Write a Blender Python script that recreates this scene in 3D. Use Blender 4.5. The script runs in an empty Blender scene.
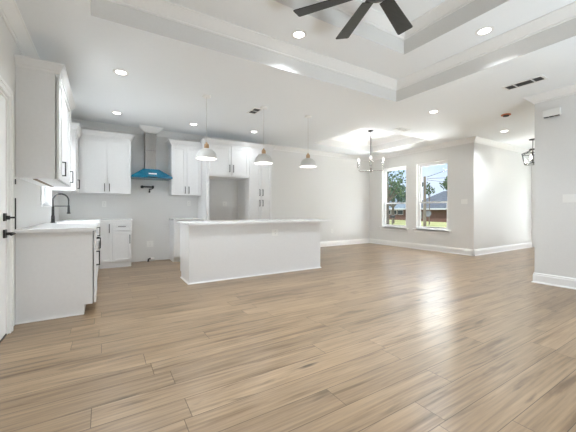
import bpy, bmesh, math, random
from mathutils import Vector, Matrix

random.seed(7)
PI = math.pi
S = bpy.context.scene
C = S.collection

# ------------------------------------------------------------------ camera
cam_d = bpy.data.cameras.new('camera')
cam = bpy.data.objects.new('camera', cam_d)
C.objects.link(cam)
cam.location = (0, 0, 1.11)
cam.rotation_euler = (PI / 2, 0, -math.radians(31.509))
cam_d.sensor_width = 36.0
cam_d.lens = 36.0 * 299.5 / 576.0
cam_d.shift_y = -(216.0 - 209.7) / 576.0
cam_d.clip_start = 0.05
cam_d.clip_end = 400
S.camera = cam

# ------------------------------------------------------------------ exposure
S.view_settings.view_transform = 'Standard'
S.view_settings.look = 'None'
S.view_settings.gamma = 1.0
S.view_settings.use_curve_mapping = False
S.view_settings.exposure = 0.80
S.cycles.use_denoising = True
S.cycles.max_bounces = 14
S.cycles.diffuse_bounces = 8
S.cycles.glossy_bounces = 4
S.cycles.transparent_max_bounces = 12
S.cycles.caustics_reflective = False
S.cycles.caustics_refractive = False
S.cycles.sample_clamp_indirect = 0.0

# ------------------------------------------------------------------ sky
W = bpy.data.worlds.new('sky')
S.world = W
W.use_nodes = True
nt = W.node_tree
nt.nodes.clear()
n_tc = nt.nodes.new('ShaderNodeTexCoord')
n_sep = nt.nodes.new('ShaderNodeSeparateXYZ')
n_ramp = nt.nodes.new('ShaderNodeValToRGB')
n_noise = nt.nodes.new('ShaderNodeTexNoise')
n_mix = nt.nodes.new('ShaderNodeMix')
n_mix.data_type = 'RGBA'
n_cl = nt.nodes.new('ShaderNodeValToRGB')
n_bg = nt.nodes.new('ShaderNodeBackground')
n_out = nt.nodes.new('ShaderNodeOutputWorld')
nt.links.new(n_tc.outputs['Generated'], n_sep.inputs[0])
nt.links.new(n_sep.outputs['Z'], n_ramp.inputs[0])
el = n_ramp.color_ramp.elements
el[0].position = 0.0
el[0].color = (0.80, 0.88, 1.0, 1)
el[1].position = 0.16
el[1].color = (0.50, 0.68, 1.0, 1)
e = el.new(1.0)
e.color = (2.6, 2.75, 3.0, 1)
n_noise.inputs['Scale'].default_value = 9.0
n_noise.inputs['Detail'].default_value = 5.0
nt.links.new(n_tc.outputs['Generated'], n_noise.inputs['Vector'])
n_cl.color_ramp.elements[0].position = 0.48
n_cl.color_ramp.elements[0].color = (0, 0, 0, 1)
n_cl.color_ramp.elements[1].position = 0.66
n_cl.color_ramp.elements[1].color = (0.55, 0.55, 0.55, 1)
nt.links.new(n_noise.outputs['Fac'], n_cl.inputs[0])
nt.links.new(n_cl.outputs['Color'], n_mix.inputs['Factor'])
nt.links.new(n_ramp.outputs['Color'], n_mix.inputs['A'])
n_mix.inputs['B'].default_value = (0.86, 0.90, 0.97, 1)
nt.links.new(n_mix.outputs['Result'], n_bg.inputs['Color'])
n_bg.inputs['Strength'].default_value = 0.74
nt.links.new(n_bg.outputs[0], n_out.inputs['Surface'])

# ------------------------------------------------------------------ sun and added daylight lamps
def lamp(name, kind, loc, rot, energy, color=(1, 1, 1), **kw):
    d = bpy.data.lights.new(name, kind)
    d.energy = energy
    d.color = color
    for k, v in kw.items():
        setattr(d, k, v)
    o = bpy.data.objects.new(name, d)
    o.location = loc
    o.rotation_euler = rot
    C.objects.link(o)
    return o

def aim(o, direction):
    o.rotation_euler = Vector(direction).to_track_quat('-Z', 'Y').to_euler()

sun = lamp('sun', 'SUN', (0, 0, 20), (0, 0, 0), 2.6, (1.0, 0.96, 0.9), angle=0.01)
aim(sun, (0.42, -0.12, -0.9))

CAN_POWER = 76.0      # each recessed ceiling lamp
TRAY_CAN = 90.0        # those in the tray
COUNTER_CAN = 74.0     # above the left counter
KITCHEN_CAN = 13.5     # the two close to the kitchen back wall
CHANDELIER_POWER = 4.5 # each of four bulbs
LANTERN_POWER = 6.0
PENDANT_POWER = 2.5
# area lamps added outside each glazed opening, standing in for sky and ground light
a1 = lamp('rear_fill_lamp', 'AREA', (3.45, -1.95, 0.25), (0, 0, 0), 92.0, (0.88, 0.95, 1.0),
          shape='RECTANGLE', size=2.2, size_y=1.0)
aim(a1, (0, 0.62, 0.78))  # added lamp behind the rear opening, tilted up to brighten the ceiling
a2 = lamp('entry_daylight', 'AREA', (11.2, 2.9, 0.9), (0, 0, 0), 15.0, (0.97, 0.985, 1.0),
          shape='RECTANGLE', size=1.2, size_y=1.4)
aim(a2, (-1, 0, 0.12))
a3 = lamp('sink_daylight', 'AREA', (-1.2, 5.6, 1.9), (0, 0, 0), 19.0, (0.96, 0.98, 1.0),
          shape='RECTANGLE', size=0.9, size_y=1.0)
aim(a3, (1, 0, -0.15))
a4 = lamp('ground_fill_lamp', 'AREA', (10.2, 6.1, -0.62), (0, 0, 0), 5700.0, (0.97, 0.985, 1.0),
          shape='RECTANGLE', size=4.0, size_y=4.0)
aim(a4, (-0.12, 0, 1))  # added unseen panel below the sills, in place of bright ground

# ------------------------------------------------------------------ materials
def principled(name, col, rough=0.5, metal=0.0, spec=0.5, coat=0.0):
    m = bpy.data.materials.new(name)
    m.use_nodes = True
    b = m.node_tree.nodes['Principled BSDF']
    b.inputs['Base Color'].default_value = (*col, 1)
    b.inputs['Roughness'].default_value = rough
    b.inputs['Metallic'].default_value = metal
    b.inputs['Specular IOR Level'].default_value = spec
    b.inputs['Coat Weight'].default_value = coat
    return m

def noisy(name, c0, c1, scale=40.0, rough=0.6, metal=0.0, stretch=(1, 1, 1), bump=0.0, spec=0.5, detail=4.0, lo=0.35, hi=0.65):
    m = principled(name, c0, rough, metal, spec)
    t = m.node_tree
    b = t.nodes['Principled BSDF']
    tc = t.nodes.new('ShaderNodeTexCoord')
    mp = t.nodes.new('ShaderNodeMapping')
    mp.inputs['Scale'].default_value = stretch
    nz = t.nodes.new('ShaderNodeTexNoise')
    nz.inputs['Scale'].default_value = scale
    nz.inputs['Detail'].default_value = detail
    rp = t.nodes.new('ShaderNodeValToRGB')
    rp.color_ramp.elements[0].position = lo
    rp.color_ramp.elements[0].color = (*c0, 1)
    rp.color_ramp.elements[1].position = hi
    rp.color_ramp.elements[1].color = (*c1, 1)
    t.links.new(tc.outputs['Object'], mp.inputs[0])
    t.links.new(mp.outputs[0], nz.inputs['Vector'])
    t.links.new(nz.outputs['Fac'], rp.inputs[0])
    t.links.new(rp.outputs[0], b.inputs['Base Color'])
    if bump:
        bp = t.nodes.new('ShaderNodeBump')
        bp.inputs['Strength'].default_value = bump
        bp.inputs['Distance'].default_value = 0.01
        t.links.new(nz.outputs['Fac'], bp.inputs['Height'])
        t.links.new(bp.outputs[0], b.inputs['Normal'])
    return m

def emission(name, col, strength):
    m = bpy.data.materials.new(name)
    m.use_nodes = True
    t = m.node_tree
    t.nodes.clear()
    e = t.nodes.new('ShaderNodeEmission')
    e.inputs[0].default_value = (*col, 1)
    e.inputs[1].default_value = strength
    o = t.nodes.new('ShaderNodeOutputMaterial')
    t.links.new(e.outputs[0], o.inputs[0])
    return m

def glass_pane(name, tint=(0.97, 0.985, 0.99), refl=0.02):
    m = bpy.data.materials.new(name)
    m.use_nodes = True
    t = m.node_tree
    t.nodes.clear()
    tr = t.nodes.new('ShaderNodeBsdfTransparent')
    tr.inputs[0].default_value = (*tint, 1)
    gl = t.nodes.new('ShaderNodeBsdfGlossy')
    gl.inputs['Roughness'].default_value = 0.02
    mx = t.nodes.new('ShaderNodeMixShader')
    mx.inputs[0].default_value = refl
    o = t.nodes.new('ShaderNodeOutputMaterial')
    t.links.new(tr.outputs[0], mx.inputs[1])
    t.links.new(gl.outputs[0], mx.inputs[2])
    t.links.new(mx.outputs[0], o.inputs[0])
    return m

M = {}
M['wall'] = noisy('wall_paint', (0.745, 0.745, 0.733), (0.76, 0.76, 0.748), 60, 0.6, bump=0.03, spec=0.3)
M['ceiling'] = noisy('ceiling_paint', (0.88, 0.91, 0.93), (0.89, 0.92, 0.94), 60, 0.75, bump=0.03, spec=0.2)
M['trim'] = noisy('trim_paint', (0.86, 0.86, 0.85), (0.875, 0.875, 0.865), 30, 0.35)
M['cabinet'] = noisy('cabinet_paint', (0.765, 0.765, 0.763), (0.78, 0.78, 0.778), 30, 0.32)
M['quartz'] = noisy('white_quartz', (0.81, 0.81, 0.805), (0.75, 0.75, 0.75), 9, 0.2, lo=0.45, hi=0.85)
M['black'] = noisy('matte_black_metal', (0.016, 0.016, 0.017), (0.022, 0.022, 0.023), 80, 0.42)
M['dark'] = principled('dark_gap', (0.05, 0.05, 0.05), 0.8)
M['blade'] = noisy('fan_blade', (0.022, 0.023, 0.022), (0.035, 0.036, 0.034), 4, 0.45, stretch=(2, 30, 2))
M['chrome'] = principled('brushed_nickel', (0.62, 0.61, 0.59), 0.22, 1.0)
M['steel'] = noisy('brushed_steel', (0.34, 0.33, 0.315), (0.47, 0.46, 0.445), 12, 0.34, 0.9, stretch=(30, 30, 0.6))
M['blue'] = noisy('blue_protective_film', (0.002, 0.105, 0.19), (0.005, 0.165, 0.27), 7, 0.2, spec=0.6)
M['shade'] = noisy('grey_white_enamel', (0.62, 0.62, 0.60), (0.65, 0.65, 0.63), 30, 0.4)
M['shade_in'] = principled('white_enamel', (0.9, 0.9, 0.88), 0.5)
M['wood'] = noisy('light_wood_cap', (0.42, 0.27, 0.15), (0.55, 0.37, 0.22), 10, 0.5, stretch=(8, 8, 1))
M['dark_wood'] = noisy('dark_wood_edge', (0.16, 0.11, 0.07), (0.24, 0.17, 0.11), 10, 0.6, stretch=(1, 8, 8))
M['plastic'] = noisy('white_plastic', (0.84, 0.84, 0.82), (0.85, 0.85, 0.83), 20, 0.35)
M['grille'] = principled('vent_grey', (0.25, 0.245, 0.24), 0.6)
M['vent_dark'] = principled('vent_shadow_grey', (0.10, 0.10, 0.10), 0.7)
M['porcelain'] = principled('white_fireclay', (0.9, 0.9, 0.9), 0.12)
M['vinyl'] = noisy('white_vinyl', (0.85, 0.86, 0.87), (0.86, 0.87, 0.88), 20, 0.35)
M['glass'] = glass_pane('window_glass')
M['clear'] = glass_pane('clear_shade_glass', (0.96, 0.97, 0.97), 0.12)
M['frosted'] = principled('frosted_glass', (0.92, 0.92, 0.90), 0.5)
M['bulb'] = emission('lit_bulb', (1.0, 0.95, 0.88), 9.0)
M['lit_frost'] = emission('lit_frosted_glass', (1.0, 0.97, 0.93), 1.1)
M['can'] = emission('can_lens', (1.0, 0.97, 0.93), 6.0)
M['orange'] = principled('orange_plastic', (0.62, 0.20, 0.10), 0.5)
M['grass'] = noisy('lawn_grass', (0.20, 0.22, 0.075), (0.33, 0.33, 0.15), 0.35, 0.9, detail=8)
M['asphalt'] = noisy('asphalt', (0.20, 0.20, 0.20), (0.26, 0.26, 0.26), 3, 0.9)
M['brick'] = None
M['roofing'] = noisy('blue_grey_shingle', (0.035, 0.045, 0.060), (0.065, 0.078, 0.098), 2.5, 0.8, stretch=(1, 1, 3))
M['roofing_pale'] = noisy('pale_blue_shingle', (0.075, 0.105, 0.13), (0.12, 0.155, 0.18), 2.5, 0.8, stretch=(1, 1, 3))
M['white_ext'] = noisy('white_fascia', (0.5, 0.51, 0.52), (0.56, 0.57, 0.58), 4, 0.6)
M['ext_window'] = principled('dark_window_glass', (0.03, 0.04, 0.05), 0.1)
M['pole'] = noisy('weathered_pole', (0.16, 0.13, 0.10), (0.26, 0.22, 0.18), 3, 0.9, stretch=(6, 6, 0.6))
M['bark'] = noisy('tree_bark', (0.10, 0.08, 0.06), (0.17, 0.14, 0.11), 6, 0.9)
M['leaf'] = noisy('tree_leaves', (0.025, 0.06, 0.02), (0.10, 0.16, 0.06), 1.3, 0.7)
M['leaf_b'] = noisy('blue_green_leaves', (0.03, 0.07, 0.05), (0.10, 0.16, 0.11), 1.3, 0.7)
M['dish'] = noisy('grey_dish', (0.12, 0.13, 0.13), (0.16, 0.16, 0.16), 3, 0.5)
M['exterior'] = principled('exterior_siding', (0.7, 0.7, 0.68), 0.8)

def make_brick():
    m = principled('red_brown_brick', (0.3, 0.15, 0.12), 0.85)
    t = m.node_tree
    b = t.nodes['Principled BSDF']
    tc = t.nodes.new('ShaderNodeTexCoord')
    sx = t.nodes.new('ShaderNodeSeparateXYZ')
    ad = t.nodes.new('ShaderNodeMath')
    cb = t.nodes.new('ShaderNodeCombineXYZ')
    br = t.nodes.new('ShaderNodeTexBrick')
    br.inputs['Scale'].default_value = 4.0
    br.inputs['Color1'].default_value = (0.17, 0.080, 0.060, 1)
    br.inputs['Color2'].default_value = (0.11, 0.052, 0.042, 1)
    br.inputs['Mortar'].default_value = (0.22, 0.17, 0.15, 1)
    br.inputs['Mortar Size'].default_value = 0.012
    t.links.new(tc.outputs['Object'], sx.inputs[0])
    t.links.new(sx.outputs['X'], ad.inputs[0])
    t.links.new(sx.outputs['Y'], ad.inputs[1])
    t.links.new(ad.outputs[0], cb.inputs['X'])
    t.links.new(sx.outputs['Z'], cb.inputs['Y'])
    t.links.new(cb.outputs[0], br.inputs['Vector'])
    t.links.new(br.outputs['Color'], b.inputs['Base Color'])
    return m
M['brick'] = make_brick()

def make_floor():
    m = principled('oak_plank', (0.45, 0.34, 0.24), 0.36, spec=0.5)
    t = m.node_tree
    N, L = t.nodes, t.links
    b = N['Principled BSDF']
    PW, PL = 0.182, 1.52
    tc = N.new('ShaderNodeTexCoord')
    sp = N.new('ShaderNodeSeparateXYZ')
    L.new(tc.outputs['Object'], sp.inputs[0])

    def mth(op, a, bb=None):
        n = N.new('ShaderNodeMath')
        n.operation = op
        for i, v in enumerate((a, bb)):
            if v is None:
                continue
            if isinstance(v, (int, float)):
                n.inputs[i].default_value = v
            else:
                L.new(v, n.inputs[i])
        return n.outputs[0]

    def comb(x, y, z=0.0):
        n = N.new('ShaderNodeCombineXYZ')
        for i, v in enumerate((x, y, z)):
            if isinstance(v, (int, float)):
                n.inputs[i].default_value = v
            else:
                L.new(v, n.inputs[i])
        return n.outputs[0]

    yr = mth('DIVIDE', sp.outputs['Y'], PW)
    row = mth('FLOOR', yr)
    fy = mth('SUBTRACT', yr, row)
    wn = N.new('ShaderNodeTexWhiteNoise')
    wn.noise_dimensions = '1D'
    L.new(row, wn.inputs['W'])
    xr = mth('ADD', mth('DIVIDE', sp.outputs['X'], PL), mth('MULTIPLY', wn.outputs['Value'], 7.3))
    col = mth('FLOOR', xr)
    fx = mth('SUBTRACT', xr, col)
    idn = N.new('ShaderNodeTexWhiteNoise')
    idn.noise_dimensions = '2D'
    L.new(comb(col, row), idn.inputs['Vector'])
    pid = idn.outputs['Value']
    # seams
    ey = mth('MULTIPLY', mth('MINIMUM', fy, mth('SUBTRACT', 1.0, fy)), PW)
    ex = mth('MULTIPLY', mth('MINIMUM', fx, mth('SUBTRACT', 1.0, fx)), PL)
    ed = mth('MINIMUM', ey, ex)
    mr = N.new('ShaderNodeMapRange')
    mr.inputs['From Min'].default_value = 0.0008
    mr.inputs['From Max'].default_value = 0.0026
    mr.inputs['To Min'].default_value = 0.0
    mr.inputs['To Max'].default_value = 1.0
    L.new(ed, mr.inputs['Value'])
    # grain, each plank with its own piece of timber
    gx = mth('ADD', sp.outputs['X'], mth('MULTIPLY', pid, 91.0))
    gy = mth('ADD', sp.outputs['Y'], mth('MULTIPLY', pid, 37.0))
    n1 = N.new('ShaderNodeTexNoise')
    n1.inputs['Scale'].default_value = 1.0
    n1.inputs['Detail'].default_value = 6.0
    n1.inputs['Roughness'].default_value = 0.55
    n1.inputs['Distortion'].default_value = 0.25
    L.new(comb(mth('MULTIPLY', gx, 0.8), mth('MULTIPLY', gy, 12.0), 0.0), n1.inputs['Vector'])
    n2 = N.new('ShaderNodeTexNoise')
    n2.inputs['Scale'].default_value = 1.0
    n2.inputs['Detail'].default_value = 5.0
    L.new(comb(mth('MULTIPLY', gx, 2.2), mth('MULTIPLY', gy, 58.0), 0.0), n2.inputs['Vector'])
    n3 = N.new('ShaderNodeTexNoise')       # knots and dark cathedral patches
    n3.inputs['Scale'].default_value = 1.0
    n3.inputs['Detail'].default_value = 4.0
    n3.inputs['Distortion'].default_value = 1.2
    L.new(comb(mth('MULTIPLY', gx, 1.5), mth('MULTIPLY', gy, 11.0), 4.0), n3.inputs['Vector'])
    r1 = N.new('ShaderNodeValToRGB')
    e = r1.color_ramp.elements
    e[0].position = 0.32
    e[0].color = (0.152, 0.097, 0.053, 1)
    e[1].position = 0.70
    e[1].color = (0.345, 0.243, 0.150, 1)
    k = e.new(0.45)
    k.color = (0.276, 0.190, 0.113, 1)
    L.new(n1.outputs['Fac'], r1.inputs[0])
    # tone of each plank
    tone = N.new('ShaderNodeMapRange')
    tone.inputs['To Min'].default_value = 0.86
    tone.inputs['To Max'].default_value = 1.12
    L.new(pid, tone.inputs['Value'])
    fine = N.new('ShaderNodeMapRange')
    fine.inputs['From Min'].default_value = 0.3
    fine.inputs['From Max'].default_value = 0.7
    fine.inputs['To Min'].default_value = 0.74
    fine.inputs['To Max'].default_value = 1.16
    L.new(n2.outputs['Fac'], fine.inputs['Value'])
    kn = N.new('ShaderNodeMapRange')
    kn.inputs['From Min'].default_value = 0.58
    kn.inputs['From Max'].default_value = 0.75
    kn.inputs['To Min'].default_value = 1.0
    kn.inputs['To Max'].default_value = 0.50
    L.new(n3.outputs['Fac'], kn.inputs['Value'])
    seam = N.new('ShaderNodeMapRange')
    seam.inputs['To Min'].default_value = 0.30
    seam.inputs['To Max'].default_value = 1.0
    L.new(mr.outputs[0], seam.inputs['Value'])
    vo = N.new('ShaderNodeTexVoronoi')
    vo.inputs['Scale'].default_value = 1.0
    L.new(comb(mth('MULTIPLY', gx, 0.9), mth('MULTIPLY', gy, 3.6), 0.0), vo.inputs['Vector'])
    vk = N.new('ShaderNodeMapRange')                 # small dark knots
    vk.inputs['From Min'].default_value = 0.015
    vk.inputs['From Max'].default_value = 0.085
    vk.inputs['To Min'].default_value = 0.28
    vk.inputs['To Max'].default_value = 1.0
    L.new(mth('ADD', vo.outputs['Distance'], mth('MULTIPLY', mth('SUBTRACT', n2.outputs['Fac'], 0.5), 0.12)), vk.inputs['Value'])
    f = mth('MULTIPLY', vk.outputs[0], mth('MULTIPLY', tone.outputs[0], fine.outputs[0]))
    f = mth('MULTIPLY', f, mth('MULTIPLY', kn.outputs[0], seam.outputs[0]))
    vm = N.new('ShaderNodeVectorMath')
    vm.operation = 'SCALE'
    L.new(r1.outputs['Color'], vm.inputs[0])
    L.new(f, vm.inputs['Scale'])
    L.new(vm.outputs[0], b.inputs['Base Color'])
    rr = N.new('ShaderNodeMapRange')
    rr.inputs['To Min'].default_value = 0.25
    rr.inputs['To Max'].default_value = 0.37
    L.new(n1.outputs['Fac'], rr.inputs['Value'])
    L.new(rr.outputs[0], b.inputs['Roughness'])
    bp = N.new('ShaderNodeBump')
    bp.inputs['Strength'].default_value = 0.12
    bp.inputs['Distance'].default_value = 0.003
    L.new(mth('ADD', mr.outputs[0], mth('MULTIPLY', n2.outputs['Fac'], 0.35)), bp.inputs['Height'])
    L.new(bp.outputs[0], b.inputs['Normal'])
    return m
M['floor'] = make_floor()

# ------------------------------------------------------------------ mesh helpers
class MB:
    def __init__(self):
        self.bm = bmesh.new()
        self.smooth = False

    def box(self, x0, x1, y0, y1, z0, z1):
        v = [self.bm.verts.new(p) for p in ((x0, y0, z0), (x1, y0, z0), (x1, y1, z0), (x0, y1, z0),
                                            (x0, y0, z1), (x1, y0, z1), (x1, y1, z1), (x0, y1, z1))]
        for f in ((0, 3, 2, 1), (4, 5, 6, 7), (0, 1, 5, 4), (1, 2, 6, 5), (2, 3, 7, 6), (3, 0, 4, 7)):
            self.bm.faces.new([v[i] for i in f])
        return self

    def quad(self, *pts):
        self.bm.faces.new([self.bm.verts.new(p) for p in pts])
        return self

    def frustum(self, lo, hi, z0, z1):
        a = [self.bm.verts.new((x, y, z0)) for x, y in ((lo[0], lo[2]), (lo[1], lo[2]), (lo[1], lo[3]), (lo[0], lo[3]))]
        b = [self.bm.verts.new((x, y, z1)) for x, y in ((hi[0], hi[2]), (hi[1], hi[2]), (hi[1], hi[3]), (hi[0], hi[3]))]
        self.bm.faces.new(a[::-1])
        self.bm.faces.new(b)
        for i in range(4):
            j = (i + 1) % 4
            self.bm.faces.new((a[i], a[j], b[j], b[i]))
        return self

    def prism(self, poly, axis, a0, a1):
        """extrude a 2D polygon along an axis: 'x' -> (y,z), 'y' -> (x,z), 'z' -> (x,y)"""
        def at(p, a):
            return {'x': (a, p[0], p[1]), 'y': (p[0], a, p[1]), 'z': (p[0], p[1], a)}[axis]
        A = [self.bm.verts.new(at(p, a0)) for p in poly]
        B = [self.bm.verts.new(at(p, a1)) for p in poly]
        self.bm.faces.new(A)
        self.bm.faces.new(B[::-1])
        n = len(poly)
        for i in range(n):
            j = (i + 1) % n
            self.bm.faces.new((A[j], A[i], B[i], B[j]))
        return self

    def lathe(self, prof, c=(0, 0, 0), n=28, closed=False):
        rings = []
        for r, z in prof:
            if r < 1e-6:
                rings.append([self.bm.verts.new((c[0], c[1], c[2] + z))])
            else:
                rings.append([self.bm.verts.new((c[0] + r * math.cos(2 * PI * i / n), c[1] + r * math.sin(2 * PI * i / n), c[2] + z)) for i in range(n)])
        seq = list(zip(rings, rings[1:]))
        if closed:
            seq.append((rings[-1], rings[0]))
        for A, B in seq:
            for i in range(n):
                j = (i + 1) % n
                if len(A) == 1 and len(B) == 1:
                    continue
                if len(A) == 1:
                    self.bm.faces.new((A[0], B[i], B[j]))
                elif len(B) == 1:
                    self.bm.faces.new((A[i], A[j], B[0]))
                else:
                    self.bm.faces.new((A[i], A[j], B[j], B[i]))
        self.smooth = True
        return self

    def tube(self, pts, r, n=10, caps=True):
        pts = [Vector(p) for p in pts]
        rad = r if isinstance(r, (list, tuple)) else [r] * len(pts)
        rings = []
        t0 = (pts[1] - pts[0]).normalized()
        up = Vector((0, 0, 1)) if abs(t0.z) < 0.9 else Vector((1, 0, 0))
        u = t0.cross(up).normalized()
        for i, p in enumerate(pts):
            if i == 0:
                t = t0
            elif i == len(pts) - 1:
                t = (pts[i] - pts[i - 1]).normalized()
            else:
                t = ((pts[i + 1] - p).normalized() + (p - pts[i - 1]).normalized()).normalized()
            u = (u - t * u.dot(t)).normalized()
            w = t.cross(u)
            rings.append([self.bm.verts.new(p + (u * math.cos(2 * PI * k / n) + w * math.sin(2 * PI * k / n)) * rad[i]) for k in range(n)])
        for A, B in zip(rings, rings[1:]):
            for i in range(n):
                j = (i + 1) % n
                self.bm.faces.new((A[i], A[j], B[j], B[i]))
        if caps:
            self.bm.faces.new(rings[0][::-1])
            self.bm.faces.new(rings[-1])
        self.smooth = True
        return self

    def sweep(self, path, prof, ztop, closed=False):
        """path: XY points with the room on the LEFT of travel; prof: (out from wall, z offset)"""
        P = [Vector((p[0], p[1])) for p in path]
        n = len(P)
        rings = []
        for i in range(n):
            def nrm(a, b):
                d = (b - a).normalized()
                return Vector((-d.y, d.x))
            if closed or 0 < i < n - 1:
                n1 = nrm(P[i - 1], P[i])
                n2 = nrm(P[i], P[(i + 1) % n])
                mvec = (n1 + n2) / (1 + n1.dot(n2))
            elif i == 0:
                mvec = nrm(P[0], P[1])
            else:
                mvec = nrm(P[-2], P[-1])
            rings.append([self.bm.verts.new((P[i].x + mvec.x * d, P[i].y + mvec.y * d, ztop + h)) for d, h in prof])
        k = len(prof)
        pairs = list(zip(rings, rings[1:]))
        if closed:
            pairs.append((rings[-1], rings[0]))
        for A, B in pairs:
            for i in range(k):
                j = (i + 1) % k
                self.bm.faces.new((A[i], A[j], B[j], B[i]))
        if not closed:
            self.bm.faces.new(rings[0][::-1])
            self.bm.faces.new(rings[-1])
        return self

    def move(self, mat):
        self.bm.transform(mat)
        return self

    def build(self, name, mat, parent=None, bevel=0.0, loc=None, recalc=True):
        if recalc:
            bmesh.ops.recalc_face_normals(self.bm, faces=self.bm.faces)
        me = bpy.data.meshes.new(name)
        if self.smooth:
            for f in self.bm.faces:
                f.smooth = True
            for ed in self.bm.edges:
                if len(ed.link_faces) == 2 and ed.calc_face_angle(0) > 0.7:
                    ed.smooth = False
        self.bm.to_mesh(me)
        self.bm.free()
        for mm in (mat if isinstance(mat, (list, tuple)) else [mat]):
            me.materials.append(M[mm])
        o = bpy.data.objects.new(name, me)
        C.objects.link(o)
        if parent:
            o.parent = parent
        if loc:
            o.location = loc
        if bevel:
            bv = o.modifiers.new('bevel', 'BEVEL')
            bv.width = bevel
            bv.segments = 2
            bv.limit_method = 'ANGLE'
        return o

def tag(o, label=None, cat=None, group=None, kind=None):
    if label:
        o['label'] = label
    if cat:
        o['category'] = cat
    if group:
        o['group'] = group
    if kind:
        o['kind'] = kind
    return o

def thing(name, label, cat, loc=(0, 0, 0), rz=0.0, group=None):
    o = bpy.data.objects.new(name, None)
    o.empty_display_size = 0.1
    C.objects.link(o)
    o.location = loc
    o.rotation_euler = (0, 0, rz)
    return tag(o, label, cat, group)

def struct(o, label=None, cat=None):
    o['kind'] = 'structure'
    if label:
        o['label'] = label
        o['category'] = cat or 'structure'
    return o

def copy_tree(o, parent=None):
    c = o.copy()
    C.objects.link(c)
    if parent:
        c.parent = parent
    for ch in list(o.children):
        copy_tree(ch, c)
    return c

# ------------------------------------------------------------------ dimensions
XL, XR, XW, XE = -0.735, 5.61, 7.56, 10.80        # left wall, right wall, window wall, entry wall
YR, YJ, YB = -1.20, 3.80, 7.12                    # rear wall, jog wall, back wall
YS = 1.935                                        # end of the right wall
ZC = 2.84                                         # ceiling
T1 = (-0.103, 3.993, 0.12, 3.19)                  # living tray (x0,x1,y0,y1)
T1I = (0.555, 3.329, 0.92, 2.538)                 # inner step
Z1, Z2 = 3.13, 3.43
T2 = (4.665, 6.875, 4.52, 6.335)                  # dining tray
ZD = 3.125
TH = 0.15

# ------------------------------------------------------------------ floor, ceiling, added sun-blocking roof slab
b = MB()
b.box(XL - TH, XE + TH, YR - TH, YB + TH, -0.2, 0.0)
struct(b.build('floor', 'floor'), 'light oak plank floor running across the whole room', 'floor')

def holes_grid(b, rect, holes, z):
    xs = sorted({rect[0], rect[1], *[h[0] for h in holes], *[h[1] for h in holes]})
    ys = sorted({rect[2], rect[3], *[h[2] for h in holes], *[h[3] for h in holes]})
    for i in range(len(xs) - 1):
        for j in range(len(ys) - 1):
            cx, cy = (xs[i] + xs[i + 1]) / 2, (ys[j] + ys[j + 1]) / 2
            if any(h[0] < cx < h[1] and h[2] < cy < h[3] for h in holes):
                continue
            b.quad((xs[i], ys[j], z), (xs[i], ys[j + 1], z), (xs[i + 1], ys[j + 1], z), (xs[i + 1], ys[j], z))

def rim(b, r, z0, z1):
    x0, x1, y0, y1 = r
    b.quad((x0, y0, z0), (x1, y0, z0), (x1, y0, z1), (x0, y0, z1))
    b.quad((x0, y1, z0), (x1, y1, z0), (x1, y1, z1), (x0, y1, z1))
    b.quad((x0, y0, z0), (x0, y1, z0), (x0, y1, z1), (x0, y0, z1))
    b.quad((x1, y0, z0), (x1, y1, z0), (x1, y1, z1), (x1, y0, z1))

b = MB()
holes_grid(b, (XL - TH, XE + TH, YR - TH, YB + TH), [T1, T2], ZC)
rim(b, T1, ZC, Z1)
holes_grid(b, T1, [T1I], Z1)
rim(b, T1I, Z1, Z2)
holes_grid(b, T1I, [], Z2)
rim(b, T2, ZC, ZD)
holes_grid(b, T2, [], ZD)
bmesh.ops.remove_doubles(b.bm, verts=b.bm.verts, dist=1e-4)
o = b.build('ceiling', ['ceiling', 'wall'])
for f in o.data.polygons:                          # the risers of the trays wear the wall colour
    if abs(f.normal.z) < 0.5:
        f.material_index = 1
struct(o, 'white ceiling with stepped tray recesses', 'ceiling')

b = MB()
b.box(XL - 0.6, XE + 0.6, YR - 0.6, YB + 0.4, 3.55, 3.7)  # unseen slab added over the whole house to keep sun from leaking in
struct(b.build('roof', 'exterior'))

# ------------------------------------------------------------------ walls
def wall_x(name, x0, x1, ya, yb, holes=(), mat='wall', z1=3.0):
    """wall slab between x0 and x1, spanning y, with rectangular holes (y0,y1,z0,z1)"""
    b = MB()
    cur = sorted({ya, yb, *[h[0] for h in holes], *[h[1] for h in holes]})
    for p, q in zip(cur, cur[1:]):
        hs = [h for h in holes if h[0] < (p + q) / 2 < h[1]]
        if hs:
            h = hs[0]
            if h[2] > 0.001:
                b.box(x0, x1, p, q, -0.001, h[2])
            b.box(x0, x1, p, q, h[3], z1)
        else:
            b.box(x0, x1, p, q, -0.001, z1)
    return struct(b.build(name, mat))

def wall_y(name, y0, y1, xa, xb, holes=(), mat='wall', z1=3.0):
    b = MB()
    cur = sorted({xa, xb, *[h[0] for h in holes], *[h[1] for h in holes]})
    for p, q in zip(cur, cur[1:]):
        hs = [h for h in holes if h[0] < (p + q) / 2 < h[1]]
        if hs:
            h = hs[0]
            if h[2] > 0.001:
                b.box(p, q, y0, y1, -0.001, h[2])
            b.box(p, q, y0, y1, h[3], z1)
        else:
            b.box(p, q, y0, y1, -0.001, z1)
    return struct(b.build(name, mat))

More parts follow.
